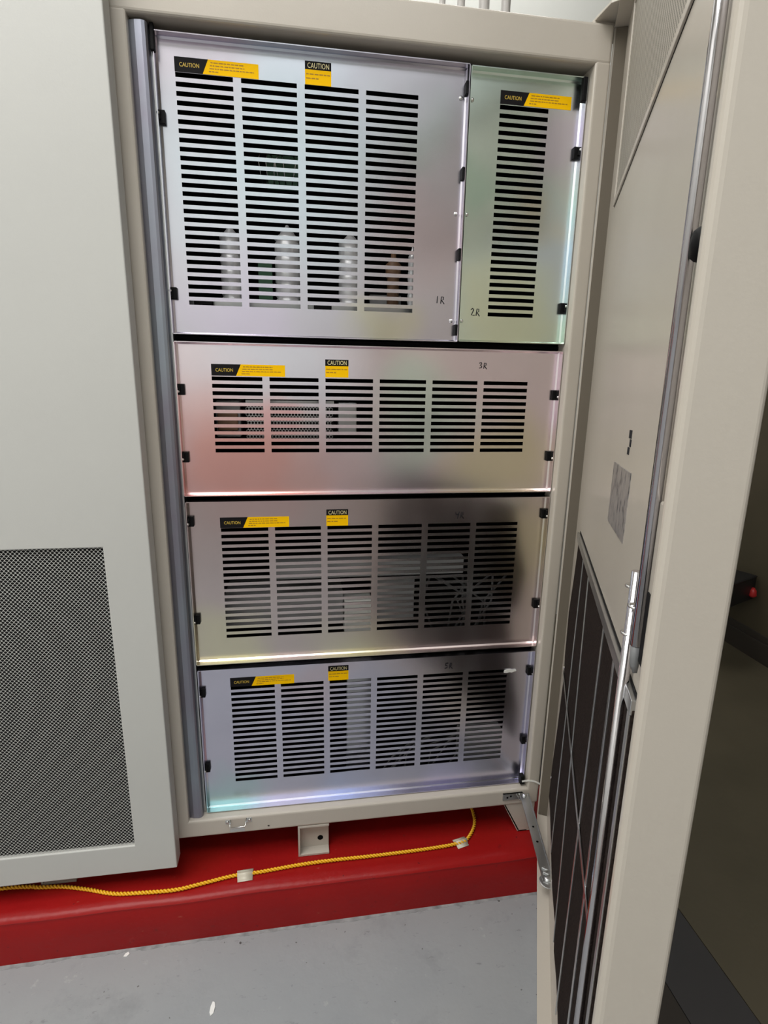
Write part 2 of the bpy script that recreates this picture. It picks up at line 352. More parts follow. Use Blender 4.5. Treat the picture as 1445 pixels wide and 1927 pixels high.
# zinc channel beside the left post
zc = [(-0.1075, -0.026), (-0.096, -0.030), (-0.084, -0.0315), (-0.0785, -0.0295), (-0.0755, -0.026), (-0.0745, -0.02), (-0.0745, 0.018), (-0.1075, 0.018)]
MB().prism([(a, b_) for a, b_ in zc], ZR1+0.001-0.004, 1.619, plane='xy').build('mounting_channel', 'zinc_blue', cab)
MB().box(-0.0742, -0.0702, -0.012, 0.018, ZR1, 1.61).build('mounting_flange', 'zinc_grey', cab)
# the black rubber corner pieces of the opening
for (x0, x1, z0, z1) in ((-0.0735, -0.0655, 1.578, 1.622), (0.766, 0.776, 1.566, 1.610)):
    MB().box(x0, x1, -0.022, -0.010, z0, z1).build('corner_bumper', 'black_rubber', cab, bevel=0.002)
MB().box(0.5265, 0.5325, -0.016, -0.004, 1.572, 1.613).build('corner_bumper', 'black_rubber', cab, bevel=0.001)

# --- slotted cover panels
PITCH_X, SLOT_W, SLOT_H = 0.12, 0.105, 0.0082
def stroke(mb, pts, ox, oz, k, y=-0.0007, r=0.0010):
    mb.tube([(ox+a*k, y, oz+b_*k) for a, b_ in pts], r, 5, 0)
GLY = {'1': [[(0.25, 0.0), (0.3, 1.0)]], '2': [[(0.0, 0.8), (0.25, 1.0), (0.45, 0.8), (0.1, 0.05), (0.6, 0.0)]],
       '3': [[(0.0, 0.9), (0.35, 1.0), (0.45, 0.75), (0.15, 0.55), (0.45, 0.4), (0.4, 0.1), (0.0, 0.05)]],
       '4': [[(0.0, 1.0), (0.1, 0.55), (0.6, 0.7)], [(0.6, 1.05), (0.3, -0.1)]],
       '5': [[(0.6, 1.0), (0.15, 1.0), (0.1, 0.6), (0.45, 0.5), (0.4, 0.1), (0.0, 0.0)]],
       'R': [[(0.0, 0.0), (0.1, 1.0), (0.4, 0.95), (0.4, 0.6), (0.12, 0.5), (0.55, -0.05)]]}
def vented_panel(num, x0, x1, z0, z1, sx, cols, zt, zb, rows, mat, clips, screws, wide, narrow, hand):
    xs = [x0]
    for k in range(cols): xs += [sx+PITCH_X*k, sx+PITCH_X*k+SLOT_W]
    xs.append(x1)
    zs = [z0]
    for k in range(rows):
        zc_ = zb+(zt-zb)*k/(rows-1); zs += [zc_-SLOT_H/2, zc_+SLOT_H/2]
    zs.append(z1)
    mb = MB().sheet(xs, zs, lambda i, j: i % 2 == 1 and j % 2 == 1, 0.0, 0.0016)
    t, d = 0.0016, -0.019       # turned-forward flanges
    mb.box(x0-t, x0, d, 0.0016, z0, z1); mb.box(x1, x1+t, d, 0.0016, z0, z1)
    mb.box(x0, x1, d, 0.0016, z0-t, z0); mb.box(x0, x1, d, 0.0016, z1, z1+t)
    q = 0.0032                  # soft inner bends
    for xa, xb in ((x0, x0+q), (x1, x1-q)):
        mb.add([(xa, -q, z0), (xb, -0.0001, z0), (xb, -0.0001, z1), (xa, -q, z1)], [(0, 1, 2, 3)])
    for za, zb2 in ((z0, z0+q), (z1, z1-q)):
        mb.add([(x0, -q, za), (x0, -0.0001, zb2), (x1, -0.0001, zb2), (x1, -q, za)], [(0, 1, 2, 3)])
    P = mb.build('vented_panel', mat, cab)
    P['label'] = 'slotted metal cover panel with handwritten mark %dR' % num
    for cx, cz, side in clips:
        c = MB()
        hw = 0.0055 if side else 0.0022
        c.box(cx-hw-side*0.001, cx+hw-side*0.001, -0.0085 if side else -0.015, -0.0005, cz-0.0115, cz+0.0115, 0)
        if side: 
            c.box(cx-0.002+side*0.003, cx+0.002+side*0.003, -0.013, -0.0005, cz-0.006, cz+0.009, 0)
            c.lathe((cx+side*0.0035, -0.0125, cz+(-0.004 if cz < 1.0 else 0.004)), (side*0.6, -0.8, 0), [(0, 0.0028), (0.003, 0.0028), (0.0045, 0.0018), (0.005, 0)], 10, 1)
        c.build('clip', ['black_rubber', 'steel'], P, bevel=0.0008, local=True)
    for x, z in screws:
        MB().lathe((x, 0.0, z), (0, -1, 0), [(0, 0.0042), (0.0008, 0.0042), (0.0022, 0.0036), (0.0031, 0.0022), (0.0034, 0.0)], 14, 0).build('screw', 'steel', P, local=True)
    if wide:
        lx, lz0, lz1 = wide; L = 0.1535; h = lz1-lz0
        lb = MB()
        lb.prism([(lx, lz0), (lx+0.0505, lz0), (lx+0.0612, lz1), (lx, lz1)], -0.0006, 0.0, 0)
        lb.prism([(lx+0.0505, lz0), (lx+L, lz0), (lx+L, lz1), (lx+0.0612, lz1)], -0.0006, 0.0, 1)
        lb.text('CAUTION', 0.0098, lx+0.0085, lz0+h*0.36, -0.0008, 2, wid=0.036)
        rng = random.Random(num)
        for li, (rel, ln) in enumerate(((0.80, 0.062), (0.60, 0.063), (0.40, 0.082), (0.20, 0.017))):
            x = lx+0.0655-0.0012*li
            e = x+ln
            while x < e-0.001:
                wd = min(rng.uniform(0.003, 0.009), e-x)
                lb.box(x, x+wd, -0.0008, -0.0006, lz0+h*rel-0.0009, lz0+h*rel+0.0009, 3); x += wd+0.0014
        o = lb.build('caution_label', ['label_black', 'label_yellow', 'label_gold', 'label_ink'], P, local=True)
        o['label'] = 'wide black and yellow CAUTION label'
    if narrow:
        lx, lz0, lz1 = narrow; L = 0.0505; h = lz1-lz0; zs_ = lz0+h*0.64
        lb = MB()
        lb.prism([(lx, zs_), (lx+L, zs_), (lx+L, lz1), (lx, lz1)], -0.0006, 0.0, 0)
        lb.prism([(lx, lz0), (lx+L, lz0), (lx+L, zs_), (lx, zs_)], -0.0006, 0.0, 1)
        lb.text('CAUTION', 0.0128, lx+0.0045, zs_+h*0.065, -0.0008, 2, wid=0.0418)
        rng = random.Random(num+20)
        for rel, ln in ((0.45, 0.046), (0.27, 0.024)):
            x = lx+0.002; e = x+ln
            while x < e-0.001:
                wd = min(rng.uniform(0.004, 0.010), e-x)
                lb.box(x, x+wd, -0.0008, -0.0006, lz0+h*rel-0.001, lz0+h*rel+0.001, 3); x += wd+0.0015
        o = lb.build('caution_label', ['label_black', 'label_yellow', 'label_cream', 'label_ink'], P, local=True)
        o['label'] = 'small square CAUTION label with white lettering'
    hx, hz, hk = hand
    hb = MB()
    for g in GLY[str(num)]: stroke(hb, g, hx, hz, hk)
    for g in GLY['R']: stroke(hb, g, hx+hk*0.85, hz-hk*0.05, hk)
    hb.build('handwritten_mark', 'marker_ink', P, local=True)['label'] = 'handwritten mark %dR in black ink' % num
    return P
vented_panel(1, -0.068, 0.5268, 1.0885, 1.6105, -0.0363, 4, 1.5528, 1.1501, 27, 'zinc_lavender',
             [(-0.0645, 1.4782, -1), (-0.0645, 1.1659, -1), (0.5245, 1.5733, 0), (0.5245, 1.4201, 0), (0.5245, 1.2659, 0), (0.5245, 1.1126, 0)],
             [(0.5161, 1.5591), (0.5158, 1.3462), (0.5157, 1.132)], (-0.0366, 1.5575, 1.5818), (0.2047, 1.5572, 1.5965), (0.4795, 1.168, 0.014))
vented_panel(2, 0.5318, 0.7755, 1.0900, 1.6085, 0.5995, 1, 1.5507, 1.1487, 27, 'zinc_green',
             [(0.7715, 1.4766, 1), (0.7715, 1.1662, 1)], [(0.5397, 1.5582), (0.5401, 1.3465), (0.5399, 1.1328)], (0.5993, 1.5566, 1.5806), None, (0.5605, 1.1455, 0.0145))
vented_panel(3, -0.0675, 0.7755, 0.7500, 1.0715, 0.0, 6, 1.0, 0.8465, 11, 'zinc_pink',
             [(-0.0625, 0.9762, -1), (-0.0625, 0.8332, -1), (0.7715, 0.9753, 1), (0.7715, 0.8328, 1)], [], (0.0, 1.0058, 1.0298), (0.2398, 1.0066, 1.0441), (0.587, 1.0325, 0.0125))
vented_panel(4, -0.0662, 0.7755, 0.3430, 0.7345, 0.0022, 6, 0.6661, 0.4039, 18, 'zinc_brown',
             [(-0.0612, 0.6888, -1), (-0.0612, 0.4531, -1), (0.7715, 0.6907, 1), (0.7715, 0.4538, 1)], [], (0.0011, 0.6707, 0.6951), (0.24, 0.6705, 0.7096), (0.549, 0.683, 0.0145))
vented_panel(5, -0.0650, 0.7745, -0.0680, 0.3265, 0.0053, 6, 0.2654, 0.0048, 18, 'zinc_violet',
             [(-0.0605, 0.2614, -1), (-0.0605, 0.0522, -1), (0.7715, 0.2634, 1), (0.7715, 0.0555, 1)], [], (0.0047, 0.2693, 0.2933), (0.242, 0.2697, 0.3095), (0.541, 0.2835, 0.014))

tg = MB()
tg.prism([(0.701, 0.2615), (0.709, 0.2605), (0.716, 0.2625), (0.722, 0.2608), (0.728, 0.2632), (0.7345, 0.2645), (0.7335, 0.2685), (0.725, 0.2675), (0.718, 0.2695), (0.708, 0.2690), (0.702, 0.2675)], -0.0035, -0.0005)
tag(tg.build('paper_scrap', 'white_plastic', cab), 'torn white scrap stuck in a slot of panel 5R')
# --- equipment seen through the slots
def capacitor(x, z0, z1, r, y):
    h = z1-z0; prof = [(0, r*0.9), (0.004, r)]
    k = 5
    for i in range(k):
        a = h*(i+0.5)/k
        prof += [(a-0.004, r), (a, r*0.86), (a+0.004, r)]
    prof += [(h-0.006, r), (h, r*0.6), (h+0.004, r*0.55), (h+0.012, r*0.25), (h+0.02, r*0.1)]
    o = MB().lathe((x, y, z0), (0, 0, 1), prof, 20, 0).build('capacitor', 'bright_can', cab); o['label'] = 'shiny ribbed metal cylinder'
for x, r, zt_ in ((0.040, 0.023, 1.305), (0.163, 0.028, 1.31), (0.303, 0.026, 1.305), (0.447, 0.010, 1.285)): capacitor(x, 1.163, zt_, r, 0.105)
MB().box(-0.05, 0.47, 0.045, 0.16, 1.090, 1.163).build('component_tray', 'zinc_grey', cab, bevel=0.001)
for x in (-0.032, 0.218): MB().box(x, x+0.038, 0.030, 0.044, 1.148, 1.164).build('terminal_block', 'black_rubber', cab, bevel=0.002)
MB().box(0.098, 0.128, 0.10, 0.13, 1.163, 1.255).build('circuit_card', 'pcb_green', cab)
MB().lathe((0.405, 0.12, 1.163), (0, 0, 1), [(0, 0.014), (0.07, 0.014), (0.075, 0.018), (0.10, 0.018), (0.11, 0.006), (0.13, 0.006)], 14).build('coil', 'brown_resin', cab)
MB().box(0.355, 0.43, 0.15, 0.17, 1.163, 1.20).build('component_bracket', 'grey_plastic', cab)
MB().box(0.12, 0.20, 0.16, 0.18, 1.42, 1.485).build('circuit_card', 'pcb_green', cab)
rg = random.Random(3)
cw = MB()
for k in range(7):
    x = 0.11+0.013*k
    cw.tube([(x, 0.15, 1.42), (x+rg.uniform(-.01, .01), 0.12, 1.46), (x+rg.uniform(-.02, .02), 0.15, 1.50)], 0.0013, 6)
cw.build('wire_bundle', 'steel', cab)
# power supply with honeycomb grille
ps = MB().box(0.063, 0.262, 0.062, 0.2, 0.866, 0.946)
ps.build('power_supply', 'black_matte', cab)
hx = MB(); a = 0.0042
def cell(cx, cz, s_=1.0, rin=0.74, R=None):
    o_ = [(cx+R*math.sin(math.pi/3*k), cz+R*math.cos(math.pi/3*k)) for k in range(6)]
    i_ = [(cx+R*rin*math.sin(math.pi/3*k), cz+R*rin*math.cos(math.pi/3*k)) for k in range(6)]
    return o_, i_
for r_ in range(13):
    for c_ in range(27):
        cx = 0.066+c_*a*math.sqrt(3)+(r_ % 2)*a*math.sqrt(3)/2; cz = 0.871+r_*a*1.5
        if cx > 0.258: continue
        o_, i_ = cell(cx, cz, R=a)
        hx.add([(p[0], 0.058, p[1]) for p in o_]+[(p[0], 0.058, p[1]) for p in i_], [(k, (k+1) % 6, 6+(k+1) % 6, 6+k) for k in range(6)])
hx.box(0.063, 0.262, 0.054, 0.062, 0.944, 0.953)
hx.build('grille', 'zinc_grey', cab)
MB().box(-0.004, 0.05, 0.06, 0.18, 0.87, 0.951).build('relay_box', 'grey_plastic', cab, bevel=0.003)
MB().box(0.0, 0.045, 0.05, 0.06, 0.885, 0.925).build('relay_cover', 'brown_resin', cab, bevel=0.003)
MB().box(0.272, 0.315, 0.06, 0.1, 0.875, 0.95).build('connector_block', 'zinc_grey', cab, bevel=0.002)
MB().box(0.112, 0.592, 0.05, 0.08, 0.523, 0.568).build('busbar_cover', 'grey_plastic', cab, bevel=0.002)
MB().box(-0.01, 0.285, 0.07, 0.2, 0.39, 0.475).build('module_box', 'grey_plastic', cab, bevel=0.003)
wb = MB().box(0.287, 0.358, 0.055, 0.12, 0.368, 0.458)
wb.build('module_label', 'white_plastic', cab, bevel=0.002)
MB().box(0.37, 0.47, 0.07, 0.2, 0.395, 0.51).build('module_box', 'grey_plastic', cab, bevel=0.003)
cb = MB()
for k in range(9):
    x = 0.50+rg.uniform(0, .2)
    cb.tube([(x, 0.09, 0.35), (x+rg.uniform(-.05, .05), 0.07+rg.uniform(0, .03), 0.43), (x+rg.uniform(-.08, .08), 0.10, 0.5)], 0.003, 6)
cb.build('wire_bundle', 'wire_grey', cab)
MB().box(0.293, 0.361, 0.05, 0.07, -0.03, 0.25).build('module_plate', 'zinc_grey', cab, bevel=0.002)
cb = MB()
for k in range(8):
    x = 0.36+rg.uniform(0, .22)
    cb.tube([(x, 0.05, -0.08), (x+rg.uniform(0, .08), 0.05+rg.uniform(0, .03), -0.02+rg.uniform(-.03, .03)), (x+rg.uniform(.1, .18), 0.08, 0.03)], 0.0025, 6)
cb.build('wire_bundle', 'wire_grey', cab)
MB().box(0.62, 0.745, 0.06, 0.12, -0.06, 0.03).build('module_box', 'grey_plastic', cab, bevel=0.003)

# --- feet, latch loop, stay, hinge plate
def foot(par, x0, x1, y0, y1, z0, z1, open_right=True):
    t = 0.005
    f_ = MB()
    f_.box(x0, x0+t, y0, y1, z0, z1); f_.box(x0+t, x1, y0, y1, z0, z0+t); f_.box(x0+t, x1, y0, y1, z1-t, z1)
    f_.box(x0+t, x1, y1-t, y1, z0+t, z1-t)
    f_.lathe((x1-0.022, y1-t-0.0003, z0+0.030), (0, -1, 0), [(0, 0.0075), (0.0004, 0.0075)], 16, 1)
    return f_.build('mounting_foot', ['beige_paint', 'seam_black'], par, bevel=0.002)
foot(cab, 0.1595, 0.2395, YF, -0.010, PT+0.0012, ZR0)
f_ = MB().prism([(0.716, ZR0), (0.806, ZR0), (0.806, PT+0.006), (0.79, PT+0.006), (0.79, PT+0.0012), (0.762, PT+0.0012)], -0.036, -0.031)
f_.box(0.762, 0.806, -0.036, 0.03, PT+0.0012, PT+0.006)
f_.prism([(0.716, ZR0), (0.722, ZR0), (0.768, PT+0.005), (0.762, PT+0.005)], -0.036, 0.03)
f_.build('mounting_foot', 'beige_paint', cab, bevel=0.001)
lt = MB()
zl = -0.0835
lt.box(-0.019, -0.0065, YF-0.0012, YF, zl-0.006, zl+0.006); lt.box(0.031, 0.045, YF-0.0012, YF, zl-0.005, zl+0.007)
for x in (-0.0145, 0.0395): lt.lathe((x, YF-0.001, zl+(0.001 if x > 0 else 0)), (0, -1, 0), [(0, 0.0038), (0.0018, 0.0034), (0.0026, 0.0018), (0.0028, 0)], 12)
lt.tube([(-0.007, YF-0.002, zl+0.004), (-0.0065, YF-0.016, zl+0.002), (-0.006, YF-0.018, zl-0.004), (0.029, YF-0.018, zl-0.003), (0.0315, YF-0.016, zl+0.003), (0.032, YF-0.002, zl+0.005)], 0.0017, 8)
lt.box(-0.006, 0.029, YF-0.018, YF-0.0165, zl-0.015, zl-0.004)
lt.build('latch_loop', 'steel', cab)
MB().prism([(0.0835, -0.1045), (0.0885, -0.1048), (0.0885, -0.109), (0.0840, -0.1085)], YF-0.0004, YF).build('paint_scuff', 'base_dark', cab)
hp = MB().prism([(0.774, -0.030), (0.777, -0.084), (0.800, -0.108), (0.826, -0.112), (0.853, -0.058), (0.846, -0.028)], 1.7015, 1.7065, plane='xy')
hp.lathe((0.833, -0.062, 1.6955), (0, 0, 1), [(0, 0.006), (0.006, 0.006)], 12)
hp.box(0.774, 0.846, -0.030, 0.05, 1.6965, 1.7065)
hp.build('hinge_plate', 'beige_paint', cab, bevel=0.001)

# --- the open door; local axes: x runs from free edge (negative) to hinge, y out of the inner face, z up
TH, TL = math.radians(66), 0.016
HINGE = Vector((0.82, -0.05, 0))
RACK = 0.029                 # the door hangs slightly out of square
DM = Matrix.Translation(HINGE+Vector((0, 0, 0.75))) @ Matrix.Rotation(TH, 4, 'Z') @ Matrix.Rotation(TL, 4, 'Y') @ Matrix.Translation((0, 0, -0.75))
def racked(mb):
    mb.v = [(x, y, z-RACK*x) for x, y, z in mb.v]; return mb
OUT, SK, LIP, W, DZ0, DZ1, LW, LF = -0.0365, -0.014, 0.0115, 0.963, -0.139, 1.693, 0.0025, 0.012
db = MB()
def rect(u0, u1, z0, z1, off): return [(-u0, off, z0), (-u1, off, z0), (-u1, off, z1), (-u0, off, z1)]
vs = rect(0, W, DZ0, DZ1, OUT)+rect(0, W, DZ0, DZ1, LIP)+rect(LW, W-LF, DZ0+LW, DZ1-LW, LIP)+rect(LW, W-LF-0.006, DZ0+LW, DZ1-LW, SK)
fs = [(0, 1, 2, 3), (12, 13, 14, 15)]
for a_ in (0, 4, 8):
    for k in range(4): fs.append((a_+k, a_+(k+1) % 4, a_+4+(k+1) % 4, a_+4+k))
db.add(vs, fs, 0)
door = racked(db).build('cabinet_door', 'beige_paint', None, bevel=0.0065, seg=4)
bw = door.data.attributes.new('bevel_weight_edge', 'FLOAT', 'EDGE')
for ed in door.data.edges:
    a_, b_ = sorted(ed.vertices)
    bw.data[ed.index].value = {(5, 6): 1.0, (1, 2): 0.6, (9, 10): 0.5, (13, 14): 0.5}.get((a_, b_), 0.0)
door.modifiers['bevel'].limit_method = 'WEIGHT'; door.modifiers['bevel'].use_clamp_overlap = False
door.parent = cab; door.matrix_parent_inverse = Matrix.Translation(-cab.location); door.matrix_basis = DM
def dpart(mb, name, mat, label=None, bevel=0.0, seg=2):
    o = racked(mb).build(name, mat, door, bevel=bevel, seg=seg, local=True)
    if label: o['label'] = label
    return o
dpart(MB().box(-0.0065, -0.0024, SK-0.001, LIP-0.0035, DZ0+0.004, DZ1-0.004), 'hinge_shade', 'shade_taupe', 'dark taupe strip painting the shade along the hinge edge')  # dark strip paints the shade on the door's hinge-side wall
# upper vent screen, recessed in a thin surround
v_ = MB().box(-0.85, -0.12, SK-0.001, SK+0.0006, 1.345, 1.662)
dpart(v_, 'vent_screen', 'vent_mesh', 'perforated vent screen')
v_ = MB()
for (a0, a1, b0, b1) in ((0.108, 0.862, 1.333, 1.345), (0.108, 0.862, 1.662, 1.672), (0.108, 0.12, 1.345, 1.662), (0.85, 0.862, 1.345, 1.662)):
    v_.box(-a1, -a0, SK-0.001, SK+0.003, b0, b1)
dpart(v_, 'vent_surround', 'beige_paint', bevel=0.001)
dpart(MB().box(-0.862, -0.108, SK-0.001, SK+0.0004, 1.3315, 1.3333), 'seam', 'seam_black')
# filter: foam slab with uneven edge, held by a zinc frame and straps
edge = [(0.671, 0.145), (0.576, 0.118), (0.482, 0.082), (0.38, 0.097), (0.34, 0.125), (0.268, 0.112), (0.17, 0.093), (0.06, 0.062), (-0.035, 0.060)]
bot = [(0.13, -0.020), (0.30, -0.026), (0.36, -0.025), (0.458, 0.000), (0.49, -0.030), (0.565, -0.006), (0.61, -0.004), (0.66, -0.008), (0.8, -0.02), (0.846, -0.02)]
poly = [(-b_, a_) for a_, b_ in edge]+[(-a_, b_) for a_, b_ in bot]+[(-0.846, 0.671)]
dpart(MB().prism(poly, SK-0.001, SK+0.0045), 'filter_foam', 'foam', 'black foam filter', bevel=0.0015)
ft = SK+0.0045
fr = MB().box(-0.845, -0.112, SK, ft+0.002, 0.665, 0.681)
dpart(fr, 'filter_frame', 'zinc_grey', bevel=0.001)
dpart(MB().box(-0.845, -0.112, SK-0.001, SK+0.0008, 0.681, 0.6845), 'filter_seal', 'black_rubber')
for u0, u1, wd in ((0.283, 0.262, 0.006), (0.395, 0.478, 0.006), (0.625, 0.605, 0.008), (0.727, 0.727, 0.010), (0.838, 0.838, 0.010)):
    s_ = MB(); zt_, zb_ = 0.664, -0.02
    s_.prism([(-u0-wd/2, zt_), (-u0+wd/2, zt_), (-u1+wd/2, zb_), (-u1-wd/2, zb_)], ft-0.0006, ft+0.0016)
    dpart(s_, 'filter_strap', 'zinc_grey', bevel=0.0005)
dpart(MB().box(-0.795, -0.12, ft+0.0015, ft+0.0028, 0.346, 0.3545), 'filter_strap', 'zinc_grey')
for u, z in ((0.105, 0.676), (0.105, 0.352), (0.07, 0.03), (0.26, 0.03)):
    dpart(MB().lathe((-u, SK, z), (0, 1, 0), [(0, 0.004), (0.004, 0.004), (0.006, 0.0025), (0.0065, 0)], 10), 'screw', 'steel')
# nameplate and small mark
dpart(MB().box(-0.659, -0.511, SK-0.0005, SK+0.0009, 0.789, 0.875), 'nameplate', 'nameplate', 'grey metal nameplate with worn print')
sk_ = MB().box(-0.625, -0.612, SK-0.0003, SK+0.0006, 0.894, 0.903); sk_.box(-0.632, -0.622, SK-0.0003, SK+0.0006, 0.904, 0.913); sk_.box(-0.630, -0.612, SK-0.0003, SK+0.0006, 0.914, 0.924)
dpart(sk_, 'printed_mark', 'marker_ink')
# lock rods and their fittings
OR = SK+0.0075
dpart(MB().tube([(-0.833, OR, 1.675), (-0.8405, OR, 0.735)], 0.0052, 16), 'lock_rod', 'chrome', 'long chrome lock rod')
tip = MB().tube([(-0.8405, OR, 0.7365), (-0.842, OR-0.0003, 0.716), (-0.844, OR-0.0015, 0.709)], [0.0048, 0.0042, 0.002], 12)
dpart(tip, 'rod_tip', 'tip_grey', 'grey flattened rod tip')
OR2 = OR+0.0005
dpart(MB().tube([(-0.807, OR2, 0.797), (-0.808, OR2, -0.118)], 0.0054, 16), 'lock_rod', 'chrome', 'lower chrome lock rod')
for z, uu in ((0.779, 0.798), (0.767, 0.823), (0.732, 0.804)):
    hk = MB(); hk.tube([(-uu-0.007*math.cos(a_), OR2+0.0005+0.0062*math.sin(a_), z) for a_ in [math.pi*k/8 for k in range(9)]], 0.0014, 8)
    dpart(hk, 'rod_clip', 'steel')
dpart(MB().box(-0.868, -0.842, SK-0.0005, SK+0.004, 0.722, 0.872), 'handle_plate', 'beige_paint', bevel=0.002)
dpart(MB().box(-0.8645, -0.846, SK+0.003, SK+0.0055, 0.722, 0.79), 'handle_pad', 'black_rubber', bevel=0.001)
kn = MB().lathe((-0.870, SK-0.001, 1.070), (0, 1, 0), [(0, 0.0125), (0.004, 0.013), (0.010, 0.0118), (0.013, 0.0095), (0.0142, 0.0)], 24)
dpart(kn, 'knob', 'black_rubber', 'round black knob behind the lock rod')

# stay arm between rail and door
A = Vector((0.766, -0.052, -0.084)); B = DM @ Vector((-0.262, SK+0.006, -0.086))
d = (B-A); L = d.length; d.normalize(); up = Vector((0, 0, 1)); up = (up-d*up.dot(d)).normalized(); sd = d.cross(up)
st = MB().obox((A+B)/2, d, sd, up, L/2+0.008, 0.0115, 0.0013)
st.obox((A+B)/2-sd*0.012, d, sd, up, L/2+0.008, 0.0012, 0.004)
for t_ in (0.42, 0.60): st.lathe(A+d*L*t_+up*0.0014, up, [(0, 0.003), (0.0003, 0.003)], 10, 1)
for q, rr in ((A, 0.006), (A+d*L, 0.0075)):
    st.lathe(q-up*0.004, up, [(0, rr*0.6), (0.005, rr*0.6), (0.0052, rr), (0.008, rr), (0.0095, rr*0.6), (0.010, 0)], 14)
st.lathe(B+d*0.004-up*0.003, up, [(0, 0.019), (0.0015, 0.019), (0.002, 0.017)], 24)
st.tube([B+d*(-0.03+0.012*k/4)+up*0.003+sd*(0.006*math.sin(k*1.6)) for k in range(11)], 0.0016, 6)
st.build('door_stay', ['zinc_grey', 'seam_black'], cab, bevel=0.0005)
br = MB().box(0.7085, 0.764, YF-0.0035, YF, -0.1005, -0.0805); br.box(0.7085, 0.764, YF-0.0035, YF+0.0, -0.082, -0.0805)
br.box(0.748, 0.775, -0.062, YF-0.001, -0.0885, -0.0855)
for x, z in ((0.7215, -0.0925), (0.731, -0.089)): br.lathe((x, YF-0.0036, z), (0, -1, 0), [(0, 0.0028), (0.0003, 0.0028)], 10, 1)
br.build('stay_bracket', ['steel', 'seam_black'], cab, bevel=0.0008)
MB().box(0.761, 0.773, -0.031, -0.014, -0.0665, -0.0405).build('corner_bumper', 'black_rubber', cab, bevel=0.002)

# ------------------------------------------------------------------ closed cabinet on the left
lc = empty('equipment_cabinet', (-0.7, 0.3, PT), 'closed equipment cabinet with a white door and perforated vent at the left', 'cabinet')
MB().box(-1.205, -0.215, -0.02, 0.71, ZR0, ZT).build('cabinet_body', 'beige_paint', lc)
MB().box(-1.205, -0.208, YF, -0.018, ZR0, ZT).build('cabinet_frame', 'beige_paint', lc, bevel=0.004)
ld = MB().sheet([-1.13, -0.82, -0.2225, -0.131], [-0.158, -0.082, 0.658, 1.76], lambda i, j: i == 1 and j == 1, -0.087, -0.046)
D2 = ld.build('cabinet_door', 'white_paint', lc, bevel=0.0022); D2['label'] = 'white door'
pm = MB(); DX, DY = 0.0083, 0.0045
ov = [(0, 0.004164), (0.00415, 0.000336), (0.00415, -0.000336), (0, -0.004164), (-0.00415, -0.000336), (-0.00415, 0.000336)]
iv = [(0, 0.0031), (0.0031, 0.0011), (0.0031, -0.0011), (0, -0.0031), (-0.0031, -0.0011), (-0.0031, 0.0011)]
X0, X1, Z0, Z1 = -0.823, -0.2195, -0.085, 0.661
nr = int((Z1-Z0)/DY)+2; ncol = int((X1-X0)/DX)+2
cl = lambda v, a_, b_: min(max(v, a_), b_)
for r_ in range(nr):
    for c_ in range(ncol):
        cx = X0+c_*DX+(r_ % 2)*DX/2; cz = Z0+r_*DY
        if cx > X1 or cz > Z1: continue
        vv = [(cl(cx+a_, X0, X1), -0.0825, cl(cz+b_, Z0, Z1)) for a_, b_ in ov]+[(cl(cx+a_, X0, X1), -0.0825, cl(cz+b_, Z0, Z1)) for a_, b_ in iv]
        pm.add(vv, [(k, (k+1) % 6, 6+(k+1) % 6, 6+k) for k in range(6)])
o = pm.build('perforated_vent', 'white_paint', D2, recalc=False, local=True); o['label'] = 'perforated metal vent with honeycomb holes'
MB().box(-0.8195, -0.2230, -0.0765, -0.072, -0.0815, 0.6575).build('vent_backing', 'black_matte', D2, local=True)
foot(lc, -0.462, -0.382, YF, -0.010, PT+0.0012, ZR0)

# ------------------------------------------------------------------ twisted yellow wire along the plinth
path = [(-0.70, -0.055), (-0.5532, -0.0412), (-0.4851, -0.0445), (-0.4628, -0.0490), (-0.4069, -0.0550), (-0.345, -0.0709), (-0.2783, -0.0915), (-0.21, -0.0979), (-0.1355, -0.1003), (-0.0752, -0.0915), (-0.0003, -0.0791),
        (0.0646, -0.077), (0.1574, -0.0694), (0.239, -0.0665), (0.3498, -0.0672), (0.4637, -0.0656), (0.5518, -0.0619), (0.595, -0.0553), (0.6158, -0.0456), (0.6397, -0.0175), (0.653, 0.0094), (0.6587, 0.0424), (0.66, 0.09)]
def catmull(pts, step):
    P_ = [Vector((p[0], p[1], 0)) for p in pts]; out = []
    for i in range(len(P_)-1):
        p0, p1, p2, p3 = P_[max(i-1, 0)], P_[i], P_[i+1], P_[min(i+2, len(P_)-1)]
        k = max(2, int((p2-p1).length/step))
        for j in range(k):
            t = j/k
            out.append(0.5*((2*p1)+(p2-p0)*t+(2*p0-5*p1+4*p2-p3)*t*t+(3*p1-p0-3*p2+p3)*t**3))
    out.append(P_[-1]); return out
cp = catmull(path, 0.0022)
R_ = 0.0025; wire = MB(); s_ = 0; cum = [0]
for i in range(1, len(cp)): s_ += (cp[i]-cp[i-1]).length; cum.append(s_)
for ph in (0, math.pi):
    pts = []
    for i, q in enumerate(cp):
        t = (cp[min(i+1, len(cp)-1)]-cp[max(i-1, 0)]).normalized(); nn = Vector((-t.y, t.x, 0))
        a_ = cum[i]/0.017*2*math.pi+ph
        pts.append((q.x+nn.x*R_*math.cos(a_), q.y+nn.y*R_*math.cos(a_), PT+0.0057+R_*math.sin(a_)))
    wire.tube(pts, 0.0024, 6)
tag(wire.build('twisted_wire', 'wire_yellow'), 'yellow twisted wire lying along the top of the red plinth', 'wire')
